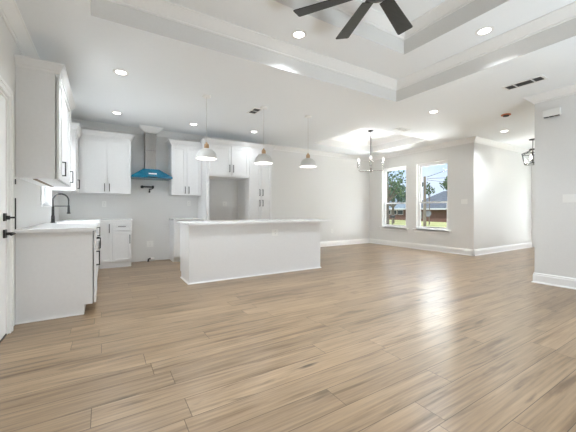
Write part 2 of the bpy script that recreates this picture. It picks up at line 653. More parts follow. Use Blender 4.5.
DOOR = (2.68, 3.59, 0.0, 2.11)
SINKW = (5.22, 6.02, 1.17, 2.15)
WIN1 = (5.68, 6.59, 0.56, 2.41)
WIN2 = (4.43, 5.36, 0.56, 2.41)
ENTRY = (2.35, 3.45, 0.0, 2.2)
SLIDE = (2.4, 4.5, 0.0, 2.2)  # opening added in the unseen rear wall to let light in
wall_x('wall_left', XL - TH, XL, YR, YB, [DOOR, SINKW])
wall_y('wall_back', YB, YB + TH, XL - TH, XW + TH)
wall_x('wall_window', XW, XW + TH, YJ, YB, [WIN2, WIN1])
wall_y('wall_foyer', YJ, YJ + TH, XW + TH, XE)
wall_x('wall_entry', XE, XE + TH, YS - 0.14, YJ + TH, [ENTRY])
wall_x('wall_right', XR, XR + 0.14, YR, YS)
wall_y('wall_hall', YS - 0.14, YS, XR + 0.14, XE)
wall_y('wall_rear', YR - TH, YR, XL - TH, XR + 0.14, [SLIDE])

# ------------------------------------------------------------------ crown moulding and baseboards
CROWN = [(0, 0), (0.104, 0), (0.104, -0.012), (0.094, -0.018), (0.084, -0.030), (0.050, -0.066), (0.028, -0.088), (0.018, -0.092), (0.018, -0.104), (0.012, -0.112), (0, -0.112)]
CROWN_T = [(d, h) for d, h in CROWN]
BASE = [(0, 0), (0.017, 0), (0.017, 0.115), (0.012, 0.125), (0.012, 0.140), (0.006, 0.150), (0, 0.150)]
SHOE = [(0, 0), (0.030, 0), (0.028, 0.012), (0.018, 0.020), (0, 0.020)]

# the room lies on the left of travel
loop = [(XL, YR), (XR, YR), (XR, YS), (XE, YS), (XE, YJ), (XW, YJ), (XW, YB), (0.960, YB), (0.960, YB - 0.24), (0.712, YB - 0.24), (0.712, YB), (XL, YB)]
b = MB()
b.sweep(loop, CROWN, ZC - 0.0005, closed=True)
struct(b.build('trim_1', 'trim'), 'white crown moulding round the room under the ceiling', 'crown moulding')

def tray_crown(n, r, z):
    x0, x1, y0, y1 = r
    b = MB()
    b.sweep([(x0, y0), (x1, y0), (x1, y1), (x0, y1)], CROWN_T, z - 0.0005, closed=True)
    return struct(b.build('trim_%d' % n, 'trim'))
tray_crown(2, T1, Z1)
tray_crown(3, T1I, Z2)
tray_crown(4, T2, ZD)

def baseboard(name, path):
    b = MB()
    b.sweep(path, BASE, 0.0)
    b.sweep(path, SHOE, 0.0)
    return struct(b.build(name, 'trim'))
baseboard('baseboard_back', [(XW, YB), (3.475, YB)])
baseboard('baseboard_window', [(XW, YJ), (XW, YB)])
baseboard('baseboard_foyer', [(XE, YJ), (XW, YJ)])
baseboard('baseboard_right', [(XR, YR), (XR, YS), (XE, YS)])
baseboard('baseboard_left', [(XL, 2.59), (XL, YR)])

# ------------------------------------------------------------------ windows
def make_window(name, y0, y1, z0, z1, label, rail=1.31):
    root = thing(name, label, 'window', (XW, (y0 + y1) / 2, z0))
    root['kind'] = 'structure'
    hw, h = (y1 - y0) / 2, z1 - z0
    rz = rail - z0
    # local: x outwards, y along the wall, z up
    b = MB()
    fx0, fx1 = 0.075, 0.145
    b.box(fx0, fx1, -hw, -hw + 0.045, 0, h)
    b.box(fx0, fx1, hw - 0.045, hw, 0, h)
    b.box(fx0, fx1, -hw + 0.045, hw - 0.045, h - 0.045, h)
    b.box(fx0, fx1, -hw + 0.045, hw - 0.045, 0, 0.045)
    b.build('window_frame', 'vinyl', root)
    b = MB()
    for s in (-1, 1):                       # white jamb returns
        b.box(-0.004, 0.075, s * hw - 0.012 * (s > 0), s * hw + 0.012 * (s < 0), 0, h)
    b.box(-0.004, 0.075, -hw, hw, h - 0.012, h)
    b.build('jamb', 'trim', root)
    def sash(nm, xa, xb, za, zb):
        b = MB()
        w = 0.038
        b.box(xa, xb, -hw + 0.045, -hw + 0.045 + w, za, zb)
        b.box(xa, xb, hw - 0.045 - w, hw - 0.045, za, zb)
        b.box(xa, xb, -hw + 0.045 + w, hw - 0.045 - w, za, za + 0.04)
        b.box(xa, xb, -hw + 0.045 + w, hw - 0.045 - w, zb - 0.04, zb)
        o = b.build(nm, 'vinyl', root)
        g = MB()
        xm = (xa + xb) / 2
        g.box(xm - 0.003, xm + 0.003, -hw + 0.045 + w, hw - 0.045 - w, za + 0.04, zb - 0.04)
        g.build('glass_pane', 'glass', o)
    sash('upper_sash', 0.112, 0.140, rz - 0.02, h - 0.045)
    sash('lower_sash', 0.080, 0.108, 0.045, rz + 0.02)
    b = MB()
    b.box(-0.055, 0.075, -hw, hw, -0.012, 0.012)
    b.box(-0.055, -0.0005, -hw - 0.075, hw + 0.075, -0.012, 0.012)
    b.build('window_sill', 'trim', root, bevel=0.004)
    b = MB()
    b.box(-0.02, -0.0005, -hw - 0.055, hw + 0.055, -0.075, -0.0125)
    b.build('apron', 'trim', root)
    return root
make_window('window_1', *WIN1, 'double-hung white window nearest the room corner, full of tree foliage')
make_window('window_2', *WIN2, 'double-hung white window showing the utility pole and wires outside')

def side_window():
    y0, y1, z0, z1 = SINKW
    root = thing('window_3', 'white window in the left wall above the kitchen sink', 'window', (XL, (y0 + y1) / 2, z0))
    root['kind'] = 'structure'
    hw, h = (y1 - y0) / 2, z1 - z0
    b = MB()
    b.box(-0.13, -0.07, -hw, -hw + 0.05, 0, h)
    b.box(-0.13, -0.07, hw - 0.05, hw, 0, h)
    b.box(-0.13, -0.07, -hw + 0.05, hw - 0.05, 0, 0.05)
    b.box(-0.13, -0.07, -hw + 0.05, hw - 0.05, h - 0.05, h)
    b.build('window_frame', 'vinyl', root)
    b = MB()
    b.box(-0.103, -0.097, -hw + 0.05, hw - 0.05, 0.05, h - 0.05)
    b.build('glass_pane', 'glass', root)
    b = MB()
    for s in (-1, 1):
        y = s * (hw + 0.035)
        b.box(0.0005, 0.018, y - 0.035, y + 0.035, -0.02, h + 0.07)
    b.box(0.0005, 0.018, -hw, hw, h, h + 0.07)
    b.build('casing', 'trim', root)
    b = MB()
    b.box(-0.07, 0.03, -hw, hw, -0.02, 0.0)
    b.build('window_sill', 'trim', root)
side_window()

def glazed(name, axis, rect, pos, label, panels):
    """glass doors in the entry wall and, added for daylight, in the rear wall"""
    root = thing(name, label, 'door', (0, 0, 0))
    root['kind'] = 'structure'
    a0, a1, z0, z1 = rect
    w = (a1 - a0) / panels
    for k in range(panels):
        p0, p1 = a0 + k * w, a0 + (k + 1) * w
        b, g = MB(), MB()
        def bx(m, u0, u1, d0, d1, za, zb):
            if axis == 'x':
                m.box(pos + d0, pos + d1, u0, u1, za, zb)
            else:
                m.box(u0, u1, pos + d0, pos + d1, za, zb)
        bx(b, p0, p0 + 0.08, 0.02, 0.07, z0 + 0.005, z1)
        bx(b, p1 - 0.08, p1, 0.02, 0.07, z0 + 0.005, z1)
        bx(b, p0 + 0.08, p1 - 0.08, 0.02, 0.07, z0 + 0.005, z0 + 0.12)
        bx(b, p0 + 0.08, p1 - 0.08, 0.02, 0.07, z1 - 0.1, z1)
        o = b.build('door_panel', 'vinyl', root)
        bx(g, p0 + 0.08, p1 - 0.08, 0.042, 0.048, z0 + 0.12, z1 - 0.1)
        g.build('glass_pane', 'glass', o)
    return root
glazed('door_2', 'x', ENTRY, XE, 'glazed white entry door at the end of the foyer', 1)
glazed('added_rear_door', 'y', SLIDE, YR - 0.1, 'white sliding glass doors added in the unseen rear wall for daylight', 2)

# ------------------------------------------------------------------ left door
def left_door():
    y0, y1, z0, z1 = DOOR
    root = thing('door_1', 'white exterior door at the left edge with black lever and deadbolt', 'door', (XL, y0, 0))
    root['kind'] = 'structure'
    w = y1 - y0
    b = MB()
    b.box(-0.055, -0.010, 0.022, w - 0.022, 0.012, z1 - 0.022)
    for (p, q, za, zb) in ((0.15, 0.41, 0.22, 0.95), (0.48, 0.74, 0.22, 0.95), (0.15, 0.41, 1.10, 1.88), (0.48, 0.74, 1.10, 1.88)):
        b.box(-0.010, -0.005, p, q, za, zb)
    b.build('door_panel', 'trim', root, bevel=0.003)
    b = MB()
    b.box(-0.13, -0.0005, 0.0, 0.02, 0, z1)
    b.box(-0.13, -0.0005, w - 0.02, w, 0, z1)
    b.box(-0.13, -0.0005, 0.02, w - 0.02, z1 - 0.02, z1)
    b.build('door_frame', 'trim', root)
    b = MB()
    cw = 0.082
    for ya, yb in ((-cw, -0.006), (w + 0.006, w + cw)):
        b.box(0.0005, 0.016, ya, yb, 0, z1 + cw)
        b.box(0.016, 0.022, ya + 0.0, ya + 0.03, 0, z1 + cw) if ya < 0 else b.box(0.016, 0.022, yb - 0.03, yb, 0, z1 + cw)
    b.box(0.0005, 0.016, -0.006, w + 0.006, z1 + 0.006, z1 + cw)
    b.box(0.016, 0.022, -cw + 0.03, w + cw - 0.03, z1 + cw - 0.03, z1 + cw)
    b.build('casing', 'trim', root)
    b = MB()
    b.box(-0.135, -0.004, 0.02, w - 0.02, 0.0, 0.011)
    b.build('threshold', 'black', root)
    yl = w - 0.075
    d = MB()
    d.box(-0.01, 0.002, yl - 0.034, yl + 0.034, 1.045 - 0.034, 1.045 + 0.034)
    d.box(0.002, 0.030, yl - 0.010, yl + 0.010, 1.045 - 0.022, 1.045 + 0.012)
    d.box(0.030, 0.062, yl - 0.006, yl + 0.012, 1.045 - 0.012, 1.045 + 0.004)
    d.build('deadbolt', 'black', root, bevel=0.002)
    d = MB()
    d.box(-0.01, 0.004, yl - 0.036, yl + 0.036, 0.9 - 0.036, 0.9 + 0.036)
    d.tube([(0.004, yl, 0.9), (0.055, yl, 0.9)], 0.013)
    d.tube([(0.055, yl + 0.012, 0.9), (0.060, yl - 0.05, 0.9), (0.060, yl - 0.115, 0.898)], 0.010)
    d.build('door_handle', 'black', root)
left_door()

# ------------------------------------------------------------------ kitchen cabinets
# local frame of a cabinet: x along the run, y into the wall, front face at y = 0, z up
def shaker(parent, name, x0, x1, z0, z1, handle=None, th=0.022, fr=0.062, hmat='black', y=0.0, hl=0.13):
    b = MB()
    g = 0.005
    x0, x1, z0, z1 = x0 + g, x1 - g, z0 + g, z1 - g
    f = min(fr, (z1 - z0) * 0.28)
    b.box(x0, x0 + fr, y - th, y - 0.0005, z0, z1)
    b.box(x1 - fr, x1, y - th, y - 0.0005, z0, z1)
    b.box(x0 + fr, x1 - fr, y - th, y - 0.0005, z1 - f, z1)
    b.box(x0 + fr, x1 - fr, y - th, y - 0.0005, z0, z0 + f)
    b.box(x0 + fr, x1 - fr, y - th + 0.013, y - 0.0005, z0 + f, z1 - f)
    d = b.build(name, 'cabinet', parent, bevel=0.0012)
    if handle:
        hx, hz, vert = handle
        h = MB()
        yo = y - th
        if vert:
            h.box(hx - 0.006, hx + 0.006, yo - 0.036, yo - 0.024, hz - hl / 2, hz + hl / 2)
            for s in (-1, 1):
                zc = hz + s * (hl / 2 - 0.006)
                h.box(hx - 0.006, hx + 0.006, yo - 0.024, yo, zc - 0.006, zc + 0.006)
        else:
            h.box(hx - hl / 2, hx + hl / 2, yo - 0.036, yo - 0.024, hz - 0.006, hz + 0.006)
            for s in (-1, 1):
                xc = hx + s * (hl / 2 - 0.006)
                h.box(xc - 0.006, xc + 0.006, yo - 0.024, yo, hz - 0.006, hz + 0.006)
        h.build('handle', hmat, d)
    return d

CAB_CROWN = [(0, 0), (0.010, 0), (0.014, 0.028), (0.026, 0.040), (0.056, 0.092), (0.062, 0.096), (0.062, 0.116), (0, 0.116)]

def cab_crown(parent, path, z):
    b = MB()
    b.sweep(path, CAB_CROWN, z)
    return b.build('crown_moulding', 'cabinet', parent)

def carcass(parent, w, d, z0, z1, toe=0.0, skin=True):
    b = MB()
    if toe:
        b.prism([(0, toe), (0, z1), (d, z1), (d, 0), (0.075, 0), (0.075, toe)], 'x', 0, w)
    else:
        b.box(0, w, 0, d, z0, z1)
    return b.build('carcass', 'cabinet', parent, bevel=0.001)

UZ0, UZ1 = 1.425, 2.495
# --- left wall, upper cabinet nearest the camera
XFU = -0.428
uw = 1.34
t = thing('wall_cabinet', 'tall white wall cabinet with plain grey-lit side nearest the camera, beside the door', 'cabinet', (XFU, 3.85, 0), PI / 2, 'kitchen wall cabinets')
dep = -(XL - XFU) - 0.002
carcass(t, uw, dep, UZ0, UZ1)
shaker(t, 'door', 0, 0.325, UZ0, UZ1, (0.275, 1.56, True), fr=0.06, hl=0.16, y=-0.009)
shaker(t, 'door', 0.325, 1.22, UZ0, UZ1, (1.17, 1.555, True), fr=0.06, hl=0.16, y=-0.009)
b = MB()
b.box(1.2225, uw, -0.031, -0.0005, UZ0, UZ1)
b.build('filler', 'cabinet', t)
b = MB()
b.box(0.10, uw - 0.05, 0.16, 0.19, UZ0 - 0.008, UZ0 - 0.0005)
b.build('under_strip', 'dark_wood', t)
b = MB()
# room on the left of travel: walk wall -> front -> far end
b.sweep([(0, dep), (0, -0.03), (uw, -0.03), (uw, dep)][::-1], [(d * 0.8, h * 0.86) for d, h in CAB_CROWN], UZ1)
b.build('crown_moulding', 'cabinet', t)

# --- left wall, corner upper cabinet beyond the sink window
t = thing('wall_cabinet', 'narrow white corner wall cabinet beyond the sink window', 'cabinet', (XFU, 6.03, 0), PI / 2, 'kitchen wall cabinets')
carcass(t, YB - 0.002 - 6.03, dep, UZ0, UZ1 - 0.085)
shaker(t, 'door', 0, 0.66, UZ0, UZ1 - 0.085, (0.42, 1.56, True), hl=0.16)
b = MB()
b.sweep([(0, dep), (0, -0.02), (0.70, -0.02)][::-1], CAB_CROWN, UZ1 - 0.085)
b.build('crown_moulding', 'cabinet', t)

# --- back wall uppers
YFU = 6.80
dU = YB - 0.002 - YFU
t = thing('wall_cabinet', 'white two-door wall cabinet on the back wall left of the range hood', 'cabinet', (XFU + 0.025, YFU, 0), 0, 'kitchen wall cabinets')
w = 0.457 - (XFU + 0.025)
carcass(t, w, dU, UZ0, UZ1)
s0 = 0.043 - (XFU + 0.025)
shaker(t, 'door', 0.035, s0, UZ0, UZ1, (s0 - 0.04, 1.54, True), hl=0.15)
shaker(t, 'door', s0, w, UZ0, UZ1, (s0 + 0.04, 1.54, True), hl=0.15)
cab_crown(t, [(w, dU), (w, -0.02), (0.03, -0.02)], UZ1)

t = thing('wall_cabinet', 'white two-door wall cabinet between the range hood and the tall refrigerator panel', 'cabinet', (1.225, YFU, 0), 0, 'kitchen wall cabinets')
w = 1.868 - 1.225
carcass(t, w, dU, UZ0, UZ1)
shaker(t, 'door', 0, w / 2, UZ0, UZ1, (w / 2 - 0.04, 1.54, True), hl=0.15)
shaker(t, 'door', w / 2, w, UZ0, UZ1, (w / 2 + 0.04, 1.54, True), hl=0.15)
cab_crown(t, [(w, -0.02), (0, -0.02), (0, dU)], UZ1)

# --- refrigerator niche: side panel, bridge cabinet, pantry
YFF = 6.42
dF = YB - 0.002 - YFF
FZ1 = 2.53
t = thing('refrigerator_panel', 'tall white side panel at the left of the empty refrigerator niche', 'panel', (1.87, YFF, 0))
b = MB()
b.box(0, 0.065, 0, dF, 0, FZ1)
b.build('panel', 'cabinet', t, bevel=0.001)
cab_crown(t, [(0.065, -0.0), (0, 0.0), (0, 0.27)], FZ1)

t = thing('bridge_cabinet', 'short white two-door cabinet above the empty refrigerator niche', 'cabinet', (1.937, YFF, 0), 0, 'kitchen wall cabinets')
w = 2.868 - 1.937
carcass(t, w, dF, 1.84, FZ1)
shaker(t, 'door', 0, w * 0.53, 1.865, FZ1, (w * 0.53 - 0.045, 2.03, True), hl=0.16)
shaker(t, 'door', w * 0.53, w, 1.865, FZ1, (w * 0.53 + 0.045, 2.03, True), hl=0.16)
cab_crown(t, [(w, -0.02), (0, -0.02)], FZ1)

t = thing('pantry_cabinet', 'tall white four-door pantry cabinet at the right end of the kitchen', 'cabinet', (2.87, YFF, 0))
w = 0.60
carcass(t, w, dF, 0, FZ1, toe=0.1)
for k, (x0, x1, hx) in enumerate(((0, w / 2, w / 2 - 0.04), (w / 2, w, w / 2 + 0.04))):
    shaker(t, 'door', x0, x1, 1.405, FZ1, (hx, 1.515, True), hl=0.15)
    shaker(t, 'door', x0, x1, 0.10, 1.395, (hx, 1.265, True), hl=0.15)
cab_crown(t, [(w, dF), (w, -0.02), (0, -0.02)], FZ1)

# --- base cabinets
BZ1 = 0.885
XFB = -0.108
dL = XFB - XL - 0.002
t = thing('base_cabinet', 'white base cabinet with flat end panel facing the camera beside the door', 'cabinet', (XFB, 3.85, 0), PI / 2, 'kitchen base cabinets')
w = 0.62
carcass(t, w, dL, 0, BZ1, toe=0.1)
shaker(t, 'drawer', 0, w, 0.70, 0.875, (0.26, 0.785, False), hl=0.15, y=-0.009)
shaker(t, 'door', 0, w, 0.105, 0.695, (0.085, 0.575, True), hl=0.16, y=-0.009)
b = MB()
b.prism([(0.075, 0.0), (0.0865, 0.0), (0.0865, 0.012), (0.075, 0.012)], 'x', -0.012, w)
b.box(-0.012, -0.0005, 0.075, dL, 0, 0.014)
b.build('base_strip', 'trim', t)

t = thing('base_cabinet', 'white base cabinet in the left run between the end panel and the sink', 'cabinet', (XFB, 4.472, 0), PI / 2, 'kitchen base cabinets')
w = 0.62
carcass(t, w, dL, 0, BZ1, toe=0.1)
shaker(t, 'door', 0, w, 0.105, 0.875, (0.56, 0.80, True))
t = thing('sink_cabinet', 'white base cabinet under the apron sink', 'cabinet', (XFB, 5.094, 0), PI / 2, 'kitchen base cabinets')
w = 0.92
carcass(t, w, dL, 0, 0.655, toe=0.1)
shaker(t, 'door', 0, w / 2, 0.105, 0.65)
shaker(t, 'door', w / 2, w, 0.105, 0.65, (0.86, 0.55, True), hl=0.18)
t = thing('base_cabinet', 'white corner base cabinet beyond the apron sink', 'cabinet', (XFB, 6.016, 0), PI / 2, 'kitchen base cabinets')
w = YB - 0.002 - 6.016
carcass(t, w, dL, 0, BZ1, toe=0.1)
shaker(t, 'door', 0, 0.56, 0.105, 0.875)

YFB = 6.62
dB = YB - 0.002 - YFB
t = thing('base_cabinet', 'white base cabinet with one drawer on the back wall left of the range gap', 'cabinet', (XFB + 0.03, YFB, 0), 0, 'kitchen base cabinets')
w = 0.452 - (XFB + 0.03)
carcass(t, w, dB, 0, BZ1, toe=0.1)
s0 = 0.128 - (XFB + 0.03)
shaker(t, 'door', 0.004, s0, 0.105, 0.875, (s0 - 0.05, 0.755, True), fr=0.05, hl=0.17)
shaker(t, 'drawer', s0, w, 0.70, 0.875, (s0 + (w - s0) / 2, 0.79, False), fr=0.05, hl=0.13)
shaker(t, 'door', s0, w, 0.105, 0.695, (w - 0.03, 0.54, True), fr=0.05, hl=0.17)
b = MB()
b.box(0.0, w, 0.006, 0.0745, 0, 0.0995)
b.build('toe_kick', 'cabinet', t)

t = thing('base_cabinet', 'white base cabinet on the back wall right of the range gap, behind the island', 'cabinet', (1.245, YFB, 0), 0, 'kitchen base cabinets')
w = 1.868 - 1.245
carcass(t, w, dB, 0, BZ1, toe=0.1)
shaker(t, 'drawer', 0, w, 0.70, 0.875, (w / 2, 0.79, False))
shaker(t, 'door', 0, w / 2, 0.105, 0.695, (w / 2 - 0.04, 0.56, True))
shaker(t, 'door', w / 2, w, 0.105, 0.695, (w / 2 + 0.04, 0.56, True))

# --- countertops
CT0, CT1 = 0.886, 0.918
SK = (5.16, 5.95)                                  # sink span
b = MB()
xa, xf = XL + 0.0015, XFB + 0.028
yb0 = YFB - 0.028
b.box(xa, xf, 3.80, SK[0], CT0, CT1)
b.box(xa, -0.56, SK[0], SK[1], CT0, CT1)
b.box(xa, xf, SK[1], yb0, CT0, CT1)
b.box(xa, 0.465, yb0, YB - 0.0015, CT0, CT1)
o = b.build('countertop', 'quartz', None)
tag(o, 'white L-shaped quartz countertop holding the sink along the left wall', 'countertop')
b = MB()
b.box(1.235, 1.868, yb0, YB - 0.0015, CT0, CT1)
o = b.build('countertop', 'quartz', None, bevel=0.003)
tag(o, 'short white quartz countertop on the cabinet right of the range gap', 'countertop')

# --- sink and faucet
t = thing('apron_sink', 'white rectangular sink set in the left counter below the window', 'sink', (-0.32, (SK[0] + SK[1]) / 2, 0.66))
b = MB()
x0, x1, y0, y1, h = -0.238, 0.262, -0.392, 0.392, 0.272
w_ = 0.022
b.box(x0, x1, y0, y1, 0, 0.03)
b.box(x0, x0 + w_, y0, y1, 0.03, h)
b.box(x1 - w_, x1, y0, y1, 0.03, h)
b.box(x0 + w_, x1 - w_, y0, y0 + w_, 0.03, h)
b.box(x0 + w_, x1 - w_, y1 - w_, y1, 0.03, h)
b.build('basin', 'porcelain', t, bevel=0.004)
b = MB()
b.lathe([(0, 0.004), (0.04, 0.004), (0.045, 0.0), (0.045, -0.001), (0, -0.001)], (0.0, 0, 0.032), 20)
b.build('drain', 'chrome', t)

t = thing('kitchen_faucet', 'black spring-neck kitchen faucet on the left counter behind the sink', 'faucet', (-0.64, 5.52, CT1))
b = MB()
b.lathe([(0.0, 0), (0.030, 0), (0.030, 0.008), (0.024, 0.012), (0.022, 0.10), (0.018, 0.11), (0.016, 0.23), (0.012, 0.24), (0.0, 0.24)], (0, 0, 0), 18)
b.build('post', 'black', t)
b = MB()
pts = []
for i in range(25):
    a = PI - PI * i / 24
    pts.append((0.0925 + 0.0925 * math.cos(a), 0, 0.33 + 0.095 * math.sin(a)))
b.tube([(0, 0, 0.23)] + pts + [(0.185, 0, 0.255)], 0.0095, 10)
for i in range(26):                                 # spring coils round the neck
    k = i / 25 * 24
    p = Vector(pts[min(24, int(k))])
    a = PI - PI * k / 24
    b.tube([p + Vector((math.sin(a), 0, -math.cos(a))) * -0.002, p + Vector((math.sin(a), 0, -math.cos(a))) * 0.002], 0.0125, 10)
b.build('spring_neck', 'black', t)
b = MB()
b.lathe([(0, 0), (0.024, 0), (0.024, 0.012), (0.017, 0.03), (0.014, 0.12), (0.010, 0.13), (0, 0.13)], (0.185, 0, 0.13), 16)
b.build('spray_head', 'black', t)
b = MB()
b.tube([(0.012, 0, 0.245), (0.172, 0, 0.245)], 0.006, 8)
b.build('support_arm', 'black', t)
b = MB()
b.tube([(0, -0.02, 0.07), (0.0, -0.05, 0.075), (0.02, -0.10, 0.11)], 0.007, 8)
b.build('lever', 'black', t)

# --- range hood
t = thing('range_hood', 'wall range hood with blue film on its canopy and a steel chimney', 'range hood', (0.835, YB - 0.002, 1.755))
b = MB()
b.box(-0.385, 0.385, -0.50, 0, 0, 0.035)
b.build('canopy_rim', 'blue', t, bevel=0.003)
b = MB()
b.frustum((-0.385, 0.385, -0.50, 0), (-0.15, 0.15, -0.29, 0), 0.0355, 0.205)
b.build('canopy', 'blue', t, bevel=0.002)
b = MB()
b.box(-0.108, 0.108, -0.225, 0, 0.206, 0.965)
o = b.build('chimney', 'steel', t, bevel=0.003)
b = MB()
b.box(-0.1085, 0.1085, -0.2255, -0.2, 0.60, 0.604)
b.build('seam', 'dark', o)
# white label lies on the sloping front of the canopy
lab = MB()
lab.box(-0.075, 0.075, -0.002, 0.0, -0.02, 0.02)
sl = math.atan2(0.21, 0.17)
lab.move(Matrix.Translation((0.01, -0.4305, 0.093)) @ Matrix.Rotation(-sl, 4, 'X'))
o = lab.build('sticker', 'plastic', t)
o['label'] = 'white sticker'
b = MB()
b.box(-0.09, 0.09, -0.5035, -0.5005, 0.008, 0.026)
b.build('control_panel', 'black', t)

# --- pot filler
t = thing('pot_filler', 'black folding pot filler tap on the wall below the range hood', 'tap', (0.69, YB, 1.60))
b = MB()
b.lathe([(0, 0), (0.032, 0), (0.032, 0.008), (0.014, 0.012), (0.014, 0.06), (0, 0.06)], (0, 0, 0), 16)
b.move(Matrix.Rotation(PI / 2, 4, 'X') @ Matrix.Translation((0, 0, 0.0005)))
b.build('wall_flange', 'black', t)
b = MB()
b.box(-0.03, 0.22, -0.085, -0.06, -0.016, 0.016)
b.box(0.19, 0.225, -0.085, -0.05, -0.03, 0.03)
b.build('arm', 'black', t, bevel=0.004)
b = MB()
b.tube([(0.205, -0.067, -0.03), (0.17, -0.075, -0.045), (0.135, -0.08, -0.05)], 0.011)
b.tube([(0.135, -0.08, -0.045), (0.135, -0.08, -0.11)], 0.011)
b.lathe([(0, 0), (0.018, 0), (0.018, 0.03), (0, 0.03)], (0.135, -0.08, -0.125), 12)
b.build('spout', 'black', t)

# --- island
t = thing('kitchen_island', 'long white kitchen island with a plain back panel facing the camera', 'island', (1.07, 4.56, 0))
iw, idp = 2.45, 0.60
b = MB()
b.prism([(0, 0), (0, BZ1), (idp, BZ1), (idp, 0.1), (idp - 0.07, 0.1), (idp - 0.07, 0)], 'x', 0, iw)
b.build('body', 'cabinet', t, bevel=0.001)
b = MB()
b.sweep([(0, idp - 0.07), (0, 0), (iw, 0), (iw, idp - 0.07)][::-1], [(0.0005, 0.0005), (0.016, 0.0005), (0.014, 0.012), (0.0005, 0.02)], 0)
b.build('base_strip', 'trim', t)
for k in range(4):
    x0, x1 = iw * k / 4, iw * (k + 1) / 4
    for (nm, za, zb, hz, v) in (('drawer', 0.70, 0.875, 0.79, False), ('door', 0.105, 0.695, 0.58, True)):
        g = MB()
        g.box(x0 + 0.003, x1 - 0.003, idp + 0.0005, idp + 0.02, za, zb)
        d = g.build(nm, 'cabinet', t, bevel=0.001)
        h = MB()
        xm = (x0 + x1) / 2 if not v else x1 - 0.05
        if v:
            h.box(xm - 0.006, xm + 0.006, idp + 0.044, idp + 0.056, hz - 0.07, hz + 0.07)
            h.box(xm - 0.006, xm + 0.006, idp + 0.02, idp + 0.044, hz + 0.055, hz + 0.067)
            h.box(xm - 0.006, xm + 0.006, idp + 0.02, idp + 0.044, hz - 0.067, hz - 0.055)
        else:
            h.box(xm - 0.07, xm + 0.07, idp + 0.044, idp + 0.056, hz - 0.006, hz + 0.006)
            h.box(xm - 0.067, xm - 0.055, idp + 0.02, idp + 0.044, hz - 0.006, hz + 0.006)
            h.box(xm + 0.055, xm + 0.067, idp + 0.02, idp + 0.044, hz - 0.006, hz + 0.006)
        h.build('handle', 'black', d)
b = MB()
b.box(1.035, 3.69, 4.43, 5.21, CT0, CT1)
o = b.build('countertop', 'quartz', None, bevel=0.003)
tag(o, 'long white quartz countertop on the kitchen island', 'countertop')

# ------------------------------------------------------------------ plates, boxes on walls
def outlet(loc, rz, label, w=0.075, h=0.118, kind='outlet', gang=1, group='wall plates'):
    """plate in the local x-z plane, facing -y"""
    nm = {'outlet': 'electrical_outlet', 'switch': 'light_switch'}[kind]
    t = thing(nm, label, 'outlet' if kind == 'outlet' else 'switch', loc, rz, group)
    b = MB()
    b.box(-w / 2, w / 2, -0.006, -0.0005, -h / 2, h / 2)
    b.build('cover_plate', 'plastic', t, bevel=0.002)
    for k in range(gang):
        cx = (k - (gang - 1) / 2) * 0.046
        if kind == 'outlet':
            for s in (-1, 1):
                b = MB()
                b.box(cx - 0.016, cx + 0.016, -0.008, -0.0062, s * 0.022 - 0.013, s * 0.022 + 0.013)
                o = b.build('socket', 'plastic', t)
                b = MB()
                b.box(cx - 0.008, cx - 0.005, -0.0088, -0.0081, s * 0.022 - 0.005, s * 0.022 + 0.006)
                b.box(cx + 0.005, cx + 0.008, -0.0088, -0.0081, s * 0.022 - 0.005, s * 0.022 + 0.006)
                b.build('slot', 'dark', o)
        else:
            b = MB()
            b.box(cx - 0.016, cx + 0.016, -0.009, -0.0062, -0.033, 0.033)
            b.build('rocker', 'plastic', t, bevel=0.001)
    return t
outlet((-0.007, YB, 1.225), 0, 'white outlet plate on the back wall above the counter left of the hood')
outlet((0.845, YB, 0.365), 0, 'large white range outlet plate low on the wall in the range gap', w=0.13, h=0.13)
outlet((2.53, YB, 1.25), 0, 'white outlet plate inside the refrigerator niche', w=0.11)
outlet((1.67, YB, 1.26), 0, 'white outlet plate above the counter right of the range hood')
outlet((5.95, YB, 0.46), 0, 'white outlet plate low on the dining wall beyond the island')
o_i = outlet((2.53, 4.56, 0.715), 0, 'white outlet plate on the back panel of the island', w=0.118, h=0.118)
outlet((XW, 4.02, 1.31), -PI / 2, 'white two-rocker switch plate on the wall right of the windows', kind='switch', gang=2, w=0.15, h=0.115)
outlet((XR, 1.50, 1.27), -PI / 2, 'wide white switch plate on the grey wall at the right edge', kind='switch', gang=4, w=0.21, h=0.115)

t = thing('door_chime', 'white door chime box high on the wall at the right edge', 'door chime', (XR, 1.72, 2.525), -PI / 2)
b = MB()
b.box(-0.1, 0.1, -0.05, -0.0005, -0.045, 0.055)
b.build('cover', 'plastic', t, bevel=0.004)
b = MB()
for k in range(3):
    b.box(-0.09 + k * 0.062, -0.038 + k * 0.062, -0.046, -0.006, -0.0535, -0.0455)
b.build('sound_slot', 'dark', t)

# dark edge strip at the end of the backsplash beside the door
b = MB()
b.box(XL + 0.0005, XL + 0.008, 3.826, 3.842, 0.921, 1.222)
b.box(XL + 0.0005, XL + 0.008, 3.826, 3.842, 1.355, 1.405)
o = b.build('edge_strip', 'black')
tag(o, 'thin black vertical strip on the wall between door casing and counter', 'strip')

# gas stub on the floor in the range gap
t = thing('gas_stub', 'short dark pipe stub with pale cap on the floor in the range gap', 'pipe', (0.80, YB - 0.10, 0))
b = MB()
b.tube([(0, 0, 0.0), (0, 0, 0.05), (0.03, -0.01, 0.062), (0.09, -0.02, 0.06)], 0.018)
b.build('pipe', 'black', t)
b = MB()
b.tube([(0.045, -0.016, 0.062), (0.115, -0.025, 0.06)], 0.026)
b.build('cap', 'plastic', t)

